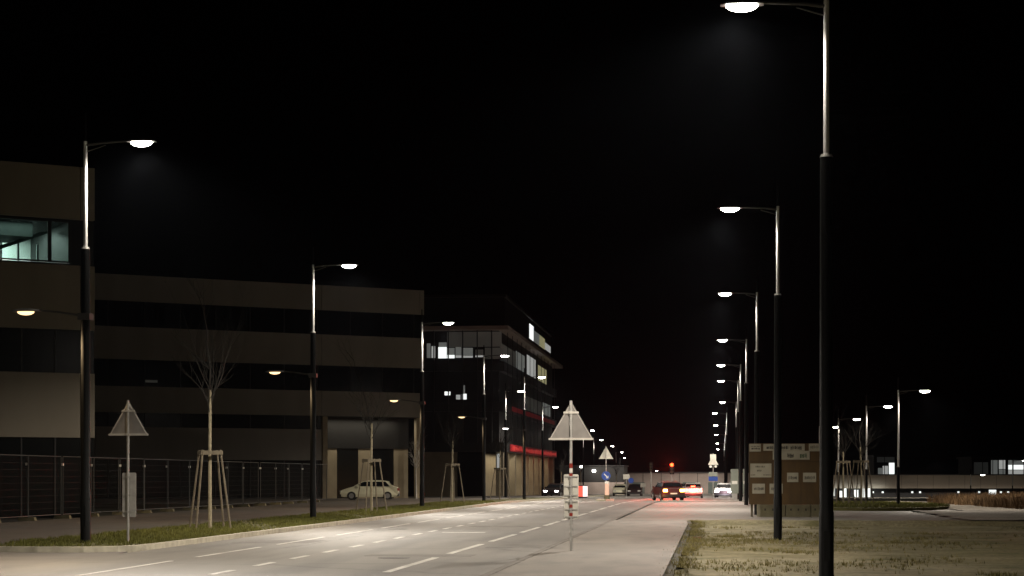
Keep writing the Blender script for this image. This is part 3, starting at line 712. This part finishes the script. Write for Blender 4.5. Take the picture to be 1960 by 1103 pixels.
q = MB(); B2.box(q, -9.5, -.1, 2.9, 3.19, 4.12, 6.77); q.build('fascia', 'facade_dark', b2)
for a in (-9.4, -.6):
    q = MB(); B2.box(q, a, a+.45, .3, .75, -.5, 6.77); q.build('column', 'tan_wall', b2)
cl = B2.o+B2.u*-5+B2.n*1.4; area('canopy_light', (cl.x, cl.y, 6.6), (0, 0, R(35)), 8, .6, 170, (1, .88, .68))
# lit slit and small lamp seen in the bands
q = MB(); B2.box(q, -24.9, -23.9, .10, .125, 9.25, 9.45); q.build('lit_slit', 'win_dim', b2)
# glass corner building parallel to the street
XF = -22.; YC = 198.3; YE = 265.5; zg = -.9
b3 = thing('glass_building', (0, 0, 0), 'glass corner building with projecting eaves, lit windows and a red fascia', 'building')
q = MB(); q.box(-60, XF-.6, YC+.6, YE, 4.3, 17.2); q.box(-60, XF-3.5, YC+3, YE-2, zg, 4.3); q.box(-56, XF-.3, YC+3, YE-6, 17.6, 21); q.build('core_wall', 'facade_dark', b3)
for z in (4.3, 8.6, 12.9): 
    q = MB(); q.box(-60, XF-.0, YC, YE+.2, z, z+1.0); q.build('floor_slab', 'trim', b3)
q = MB(); q.box(-60, XF+.6, YC-1.2, YE+4, 17.2, 17.6); q.build('roof', 'grey_wall', b3)
q = MB(); q.box(-56.3, XF-.1, YC+2.6, YE-5.5, 21, 21.3); q.build('roof', 'trim', b3)
for k in range(24): MB().box(-59+k*1.55, -58.9+k*1.55, YC-.25, YC-.004, 5.3, 17.19).build('fin', 'trim', b3)
for k in range(13): MB().box(XF+.004, XF+.06, YC+3.2+k*5, YC+3.32+k*5, 5.3, 17.19).build('fin', 'trim', b3)
def winy(a, b, z0, z1, m):   # window on the face towards the camera (given by bearing)
    xa, xb = [(-(SN)+CS*(p-980)/F)/(CS+SN*(p-980)/F)*(YC+.58) for p in (a, b)]
    q = MB(); q.box(xa, xb, YC+.55, YC+.59, z0, z1); q.build('window', m, b3)
winy(817, 824, 14.35, 15.9, 'win_soft'); winy(826, 833, 14.35, 15.6, 'win_mid'); winy(839, 855, 14.3, 15.5, 'win_white'); winy(840, 855, 15.52, 16.0, 'win_soft')
winy(856, 870, 14.3, 14.65, 'win_white'); winy(856, 870, 14.67, 15.4, 'win_soft'); winy(872, 883, 14.35, 14.6, 'win_mid'); winy(872, 883, 14.62, 15.5, 'win_soft')
winy(884.5, 905, 14.35, 14.55, 'win_mid'); winy(884.5, 905, 14.58, 15.4, 'win_soft'); winy(910, 925, 14.4, 14.58, 'win_mid'); winy(910, 925, 14.6, 15.2, 'win_dim'); winy(856, 960, 15.5, 17.1, 'win_dim'); winy(928, 960, 14.2, 15.4, 'win_dim')
winy(851, 862, 10.35, 10.75, 'win_white'); winy(873, 881, 9.9, 10.4, 'win_mid'); winy(884.5, 893, 9.9, 10.5, 'win_white'); winy(886, 890, 10.52, 11.4, 'win_soft')
def winx(y0, y1, z0, z1, m, x=XF-.58, name='window'):
    q = MB(); q.box(x-.02, x+.02, y0, y1, z0, z1); q.build(name, m, b3)
for y0, y1, z0, z1, m in ((200, 216, 14.1, 16.0, 'win_dim'), (216, 226, 14.2, 16.2, 'win_soft'), (229, 240, 14.0, 16.6, 'win_mid'), (243, 256, 14.0, 16.2, 'win_yellow'),
                          (228, 250, 9.8, 11.5, 'win_dim'), (250, 262, 10, 11.6, 'win_soft')): winx(y0, y1, z0, z1, m)
for y0, y1, z0, z1, m in ((229, 234, 18.6, 20.4, 'win_white'), (235, 242, 18.6, 20.0, 'win_soft'), (242, 250, 18.6, 20.0, 'win_yellow'), (250, 259, 18.7, 19.6, 'win_mid')): winx(y0, y1, z0, z1, m, XF-.27)
winx(204, 265.4, 4.45, 5.2, 'red_strip_dim', XF+.03, 'red_fascia')
yy = 206.
while yy < 264:
    wl = random.uniform(.5, 1.9); winx(yy, yy+wl, 4.5+random.uniform(0, .15), 5.1-random.uniform(0, .25), 'red_strip', XF+.09, 'red_letter'); yy += wl+random.uniform(.25, .7)
winx(206, 262, 8.9, 9.4, 'red_strip_dim', XF+.03, 'red_fascia')
for k in range(9): MB().box(XF-1.2, XF-.2, YC+6+k*7.2, YC+7.1+k*7.2, zg, 4.3).build('column', 'tan_wall', b3)
q = MB(); q.box(XF-.9, XF-.3, YE-.4, YE+.1, zg, 4.3); q.build('column', 'tan_wall', b3)
q = MB(); q.box(XF-.9, XF-.1, YC+.1, YC+1.0, zg, 4.3); q.build('column', 'tan_wall', b3)
for a, b, m in ((-40, -34.4, 'tan_wall'), (-34.4, -31.5, 'facade_glass'), (-31.5, -27.2, 'tan_wall'), (-27.2, -24.2, 'facade_glass')):
    q = MB(); q.box(a+.02, b-.02, YC+1.5, YC+1.8, zg, 4.3); q.build('ground_floor_wall', m, b3)
q = MB(); q.box(XF-3.4, XF-3.2, YC+4, YE-3, zg, 4.28); q.build('ground_floor_wall', 'tan_wall', b3)
q = MB(); q.box(XF-.75, XF-.45, YC-.12, YC+.08, 2.6, 4.1); q.build('wall_lamp', 'win_mid', b3)
l = bpy.data.lights.new('fascia_light', 'AREA'); l.shape = 'RECTANGLE'; l.size = 45; l.size_y = .5; l.energy = 110; l.color = (1, .06, .04)
o = bpy.data.objects.new('fascia_light', l); COL.objects.link(o); o.location = (XF+.6, 240, 4.5); o.rotation_euler = (0, 0, R(90))
l = bpy.data.lights.new('arcade_light', 'AREA'); l.shape = 'RECTANGLE'; l.size = 50; l.size_y = 1; l.energy = 900; l.color = (1, .85, .6)
o = bpy.data.objects.new('arcade_light', l); COL.objects.link(o); o.location = (XF-1.9, 232, 4.2); o.rotation_euler = (0, 0, R(90))

# ------------------------------------------------------------------ far buildings
def far_building(name, pxa, pxb, d, ztop, zbot_fascia, label, m, door=None):
    t = thing(name, (0, 0, 0), label, 'building')
    (xa, ya), (xb, yb) = W(pxa, d), W(pxb, d); gz = g(min(ya, yb))
    u = Vector((xb-xa, yb-ya, 0)); L_ = u.length; u.normalize(); f = Fac((xa, ya, 0), u, Vector((-u.y, u.x, 0)))
    return t, f, L_, gz
t, f, L_, gz = far_building('warehouse', 1196, 1440, 325, 0, 0, 'long low grey building closing the street behind the traffic lights', 'grey_wall')
q = MB(); f.box(q, 0, L_, .2, 14, gz-.3, 2.25); q.build('wall', 'grey_wall', t)
q = MB(); f.box(q, -.2, L_+.2, 0, 14.2, 2.26, 2.45); q.build('roof', 'trim', t)
q = MB()
for k in range(1, 7): f.box(q, L_*k/7-.04, L_*k/7+.04, .15, .195, gz-.2, 2.25)
q.build('panel_joint', 'trim', t)
for k in range(5):
    q = MB(); f.box(q, 1.2+k*4.4, 3.4+k*4.4, .14, .19, gz, gz+2.0); q.build('gate', 'room_dark', t)
t, f, L_, gz = far_building('long_low_building', 1560, 2300, 250, 0, 0, 'long low building with pale fascia and dark open ground level on the right', 'far_fascia')
S = lambda px: (px-1560)/740*L_
q = MB(); f.box(q, 0, L_, .0, 16, .1, 1.85); q.build('fascia', 'far_fascia', t)
q = MB(); f.box(q, .2, L_-.2, 2.0, 15.8, gz-.3, .09); q.build('wall', 'facade_dark', t)
q = MB(); f.box(q, -.1, L_+.1, -.1, 16.1, 1.86, 2.0); q.build('roof', 'trim', t)
q = MB()
for k in range(24): f.box(q, k*2.1+1, k*2.1+1.03, -.012, -.002, .12, 1.84)
q.build('panel_joint', 'trim', t)
for a, b, c, e, m in ((1597, 1603, 934, 950, 'win_mid'), (1609, 1617, 940, 954, 'win_white'), (1620, 1625, 932, 954, 'win_white'), (1640, 1648, 938, 952, 'win_white'), (1652, 1664, 932, 954, 'win_mid'), (1660, 1671, 934, 952, 'win_white'), (1900, 1914, 938, 950, 'win_white')):
    q = MB(); f.box(q, S(a), S(b), 1.93, 1.98, zpx(e, 250), min(.08, zpx(c, 250))); q.build('lit_window', m, t)
for px in (1676, 1695, 1752, 1767, 1841, 1881, 1923, 1937):
    q = MB(); f.box(q, S(px)-.12, S(px)+.12, 1.85, 1.97, zpx(945, 250)+.05, zpx(941, 250)); q.build('wall_lamp', 'win_white', t)
area('hall_light', tuple(f.o+f.u*S(1635)+f.n*-1+Vector((0, 0, .0))), (R(60), 0, TH), 8, .4, 60, (.95, 1, .95))
# pavilions above and behind the long building
def pavilion(pa, pb, d, y0, y1, label, wins):
    t = thing('glass_pavilion', (0, 0, 0), label, 'building'); (xa, ya), (xb, yb) = W(pa, d), W(pb, d)
    u = Vector((xb-xa, yb-ya, 0)); L_ = u.length; u.normalize(); f = Fac((xa, ya, 0), u, Vector((-u.y, u.x, 0)))
    zt = zpx(y0, d); gz = g(ya)-.3
    q = MB(); f.box(q, 0, L_, .6, 9, gz, zt-.3); q.build('wall', 'facade_dark', t)
    q = MB(); f.box(q, -.2, L_+.2, 0, 9.4, zt-.3, zt); q.build('roof', 'trim', t)
    S = lambda px: (px-pa)/(pb-pa)*L_
    for a, b, c, e, m in wins:
        q = MB(); f.box(q, S(a), S(b), .50, .58, zpx(e, d), zpx(c, d)); q.build('lit_window', m, t)
    q = MB()
    for k in range(int(L_/1.5)+1): f.box(q, min(k*1.5, L_-.08), min(k*1.5, L_-.08)+.08, .40, .49, gz, zt-.31)
    q.build('mullion', 'trim', t)
pavilion(1674, 1716, 275, 871, 912, 'small lit glass pavilion behind the long low building, right of the staked trees',
         [(1682, 1690, 896, 911, 'win_soft'), (1691, 1701, 892, 911, 'win_mid'), (1703, 1714, 886, 911, 'win_white'), (1680, 1714, 874, 885, 'win_dim')])
pavilion(1862, 2010, 275, 874, 912, 'wide lit glass hall rising behind the long low building at the right edge',
         [(1899, 1911, 881, 911, 'win_soft'), (1914, 1926, 881, 898, 'win_mid'), (1914, 1926, 899, 911, 'win_soft'), (1932, 1962, 881, 889, 'win_soft'), (1932, 1998, 890, 899, 'win_white'), (1932, 1998, 900, 911, 'win_mid'), (1966, 1998, 881, 889, 'win_soft'), (1866, 1893, 885, 910, 'win_dim')])
# low dark buildings left of the centre with wall lamps
t = thing('distant_building', (0, 0, 0), 'dark distant building with two bright wall lamps right of the near warning sign', 'building')
x0_, y0_ = W(1096, 300); x1_, y1_ = W(1195, 300); gz = g(y0_)
q = MB(); q.box(x0_-2, x1_, y0_, y0_+12, gz, zpx(893, 300)); q.build('wall', 'facade_dark', t)
q = MB(); q.box(x0_-2.2, x1_+.2, y0_-.2, y0_+12.2, zpx(893, 300), zpx(892, 300)+.1); q.build('roof', 'trim', t)
q = MB(); q.box(x0_-2, x1_, y0_-.05, y0_-.01, gz, gz+1.9); q.build('plinth', 'grey_wall', t)
for px, py in ((1113, 893.5), (1137, 901.5)):
    x_, _ = W(px, 299.6); q = MB(); q.box(x_-.25, x_+.25, y0_-.3, y0_-.06, zpx(py+2, 300), zpx(py-2, 300)); q.build('wall_lamp', 'lens_cool', t)
# light box
x, y = W(1115, 178); gz = g(y)+.03
t = thing('advertising_box', (x, y, gz), 'lit red and white box right of the near warning sign', 'light box')
MB().box(-.46, .46, 0, .5, 0, .12).build('plinth', 'trim', t); MB().box(-.45, .03, 0, .48, .121, 1.12).build('red_front', 'lightbox_red', t)
MB().box(.032, .45, 0, .48, .121, 1.12).build('white_front', 'lightbox_white', t); MB().box(-.47, .47, -.02, .5, 1.121, 1.2).build('top', 'trim', t)

# ------------------------------------------------------------------ cars
def make_car(label, body, loc, rz, head='headlamp_off', tails=('tail_off', 'tail_off'), L_=4.3, H_=1.46, group=None, centre=None):
    t = thing('parked_car' if head == 'headlamp_off' and tails[0] == 'tail_off' else 'car', loc, label, 'car', group, rz)
    h = L_/2
    prof = [(-h, .38), (-h-.02+.04, .62), (-h+.08, .93), (-h+.42, 1.02), (-h+.75, H_-.08), (-h+1.35, H_), (.05, H_-.0), (.55, H_-.12), (1.15, 1.0), (h-.5, .86), (h-.1, .72), (h, .5), (h-.04, .28), (h-.3, .22), (-h+.3, .22)]
    def w(z): return .87 if z < .9 and z > .35 else (.82 if z <= .35 else .87-.24*(z-.9)/(H_-.9))
    b = MB(); n = len(prof)
    vs = [(-w(z), y, z) for y, z in prof]+[(w(z), y, z) for y, z in prof]
    b.add(vs, [(k, (k+1) % n, n+(k+1) % n, n+k) for k in range(n)]+[tuple(range(n))[::-1], tuple(range(n, 2*n))])
    o = b.build('body', body, t)
    e = .006
    for s in (-1, 1):
        gl = MB()
        P = lambda y, z: (s*(w(z)+e), y, z)
        for pl in ([(-h+.62, 1.02), (-.15, 1.02), (-.15, H_-.1), (-h+.95, H_-.1)], [(-.07, 1.02), (.98, 1.02), (.55, H_-.16), (.35, H_-.1), (-.07, H_-.1)]):
            v = [P(*q) for q in pl]; gl.add(v, [tuple(range(len(v)))[::s]])
        gl.build('side_window', 'car_glass', t)
    for nm, (ya, za), (yb, zb_), oy in (('windscreen', (.60, H_-.16), (1.1, 1.05), .02), ('rear_window', (-h+.72, H_-.12), (-h+.46, 1.08), -.02)):
        q = MB(); q.add([(-w(za)+.06, ya+oy, za+.012), (w(za)-.06, ya+oy, za+.012), (w(zb_)-.06, yb+oy, zb_+.012), (-w(zb_)+.06, yb+oy, zb_+.012)], [(0, 1, 2, 3)]); q.build(nm, 'car_glass', t)
    for s in (-1, 1):
        for yy in (-h+.78, h-.85):
            q = MB(); q.disc((s*.80, yy, .31), (1, 0, 0), .315, .2, 20); wh = q.build('wheel', 'rubber', t)
            q = MB(); q.disc((s*.895, yy, .31), (1, 0, 0), .19, .02, 16); q.build('rim', 'rim', wh)
        q = MB(); q.box(s*.62-.17, s*.62+.17, h-.12, h+.012, .56, .70); q.build('headlight', head, t)
        q = MB(); q.box(s*.66-.16, s*.66+.16, -h-.02, -h+.1, .68, .88); q.build('tail_light', tails[0 if s < 0 else 1], t)
        q = MB(); q.box(s*.9-.0 if s > 0 else -1.02, 1.02 if s > 0 else -.9, .75, .92, .96, 1.1); q.build('mirror', body, t)
    q = MB(); q.box(-.86, .86, h-.08, h+.03, .25, .42); q.box(-.86, .86, -h-.03, -h+.08, .3, .48); q.build('bumper', 'trim', t)
    q = MB(); q.box(-.26, .26, -h-.035, -h-.02+.002, .5, .6); q.build('number_plate', 'white_band', t)
    if centre: q = MB(); q.box(-.2, .2, -h+.3, -h+.36, 1.12, 1.17); q.build('brake_light', centre, t)
    return t
def on(px, d): x, y = W(px, d); return (x, y, g(y)+.005)
x, y, z = on(708, 140); make_car('white hatchback parked side-on behind the second staked tree', 'car_white', (x, y, z+.06), R(90)+TH)
make_car('white car facing the camera far down the left side of the road', 'car_white', on(1187, 238), R(180)+.02, 'headlamp_off')
make_car('dark car just right of the white one far down the road', 'car_dark', on(1215, 236), R(180), 'headlamp_off')
make_car('dark red car at the crossing with bright amber rear lights, below the traffic light', 'car_red', on(1278, 146), R(14), 'headlamp_off', ('tail_amber', 'tail_amber'))
make_car('car with glowing red tail lights waiting right of the traffic light', 'car_silver', on(1327, 178), R(0), 'headlamp_off', ('tail_on', 'tail_on'), centre='tail_on')
make_car('oncoming car with white headlights beyond the waiting red-lit cars', 'car_dark', on(1303, 200), R(180), 'headlamp_on')
make_car('car with bright headlights at the right, behind the sign stack', 'car_dark', on(1387, 185), R(176), 'headlamp_on')
make_car('dark parked car below the end of the red fascia', 'car_dark', on(1064, 205), R(170), 'headlamp_on')
def pl(loc, p, c, r=.1, nm='lamp_glow'):
    l = bpy.data.lights.new(nm, 'POINT'); l.energy = p; l.color = c; l.shadow_soft_size = r; o = bpy.data.objects.new(nm, l); COL.objects.link(o); o.location = loc
x, y, z = on(1278, 146); pl((x-.4, y-2.8, .4+z), 90, (1, .42, .1)); 
x, y, z = on(1327, 178); pl((x, y-2.8, .7+z), 260, (1, .05, .03))
x, y, z = on(1303, 200); pl((x, y-2.6, .7+z), 200, (1, .95, .95))
x, y, z = on(1387, 185); pl((x, y-2.6, .7+z), 260, (1, .85, .95))

# ------------------------------------------------------------------ traffic lights
def signal(px, d, py, label, lit=True):
    x, y = W(px, d); gz = g(y); zc = zpx(py, d)-gz
    t = thing('traffic_light', (x, y, gz), label, 'traffic light', 'traffic lights at the crossing')
    MB().tube([(0, 0, 0), (0, 0, zc-.55)], [.06, .05], 12).build('pole', 'galv_dull', t, True)
    q = MB(); rounded_rect(q, -.21, .21, zc-.87, zc+.24, -.12, .24, .06); hs = q.build('housing', 'dark_paint', t)
    for k, m in enumerate(('signal_red' if lit else 'signal_off', 'signal_off', 'signal_off')):
        z = zc-.33*k; q = MB(); q.disc((0, -.13, z), (0, 1, 0), .15, .03, 20); q.build('signal_lens', m, hs)
        v = MB(); n_ = 10; pts = [(.165*math.cos(math.pi*i/n_), .165*math.sin(math.pi*i/n_)) for i in range(n_+1)]
        v.add([(a, -.12, z+b) for a, b in pts]+[(a, -.28, z+b) for a, b in pts], [(i, i+1, n_+2+i, n_+1+i) for i in range(n_)]); v.build('visor', 'dark_paint', hs)
    if lit:      # signal optics throw their light down the road
        l = bpy.data.lights.new('signal_beam', 'SPOT'); l.energy = 36000; l.color = (1, .04, .015); l.spot_size = R(26); l.spot_blend = .9; l.shadow_soft_size = .12
        o = bpy.data.objects.new('signal_beam', l); COL.objects.link(o); o.location = (x, y-.45, gz+zc); o.rotation_euler = (R(89.5), 0, R(178.8))
        l = l.copy(); l.energy = 9000; l.spot_size = R(60); o = bpy.data.objects.new('signal_beam', l); COL.objects.link(o); o.location = (x, y-.45, gz+zc); o.rotation_euler = (R(62), 0, R(178))
signal(1286, 172, 890, 'traffic light showing bright red over the crossing')
signal(1246, 230, 889, 'unlit grey traffic light pole left of the red one', False)

# ------------------------------------------------------------------ small things
x, y = W(1322, 53.5)
q = MB(); q.box(-.36, .3, -.09, .09, 0, .045); o = q.build('plank', 'plank'); o.location = (x, y, -.06); o.rotation_euler = (0, R(2), R(9))
tag(o, 'short brown plank lying on the edge of the gravel verge', 'plank')

hb = MB(); hb.box(-480, 480, -45, 2000, -3.6, 24); hz = hb.build('haze', 'glass'); tag(hz, 'thin night haze glowing faintly under the lamps', kind='stuff')
hm = bpy.data.materials.new('haze_air'); hm.use_nodes = True; hm.node_tree.nodes.clear()
ho = hm.node_tree.nodes.new('ShaderNodeOutputMaterial'); pv = hm.node_tree.nodes.new('ShaderNodeVolumePrincipled')
pv.inputs['Color'].default_value = (.72, .82, 1, 1); pv.inputs['Density'].default_value = HAZE; pv.inputs['Anisotropy'].default_value = .75
hm.node_tree.links.new(pv.outputs[0], ho.inputs['Volume']); hz.data.materials.clear(); hz.data.materials.append(hm)
# ------------------------------------------------------------------ world, camera, render
w = bpy.data.worlds.new('World'); scene.world = w; w.use_nodes = True; nt = w.node_tree
sk = nt.nodes.new('ShaderNodeTexSky'); sk.sky_type = 'NISHITA'; sk.sun_disc = False; sk.sun_elevation = R(-9); sk.sun_rotation = R(150)
bg = nt.nodes['Background']; nt.links.new(sk.outputs[0], bg.inputs[0]); bg.inputs[1].default_value = .02
cam = bpy.data.cameras.new('camera'); co = bpy.data.objects.new('camera', cam); COL.objects.link(co); scene.camera = co
co.location = (0, 0, CAMZ); co.rotation_euler = (R(90), 0, TH)
cam.sensor_width = 36; cam.lens = F/1960*36; cam.shift_y = (HY-551.5)/1960; cam.clip_end = 4000; cam.clip_start = .1
vs_ = scene.view_settings; vs_.view_transform = 'Standard'; vs_.look = 'None'; vs_.exposure = 0; vs_.gamma = 1
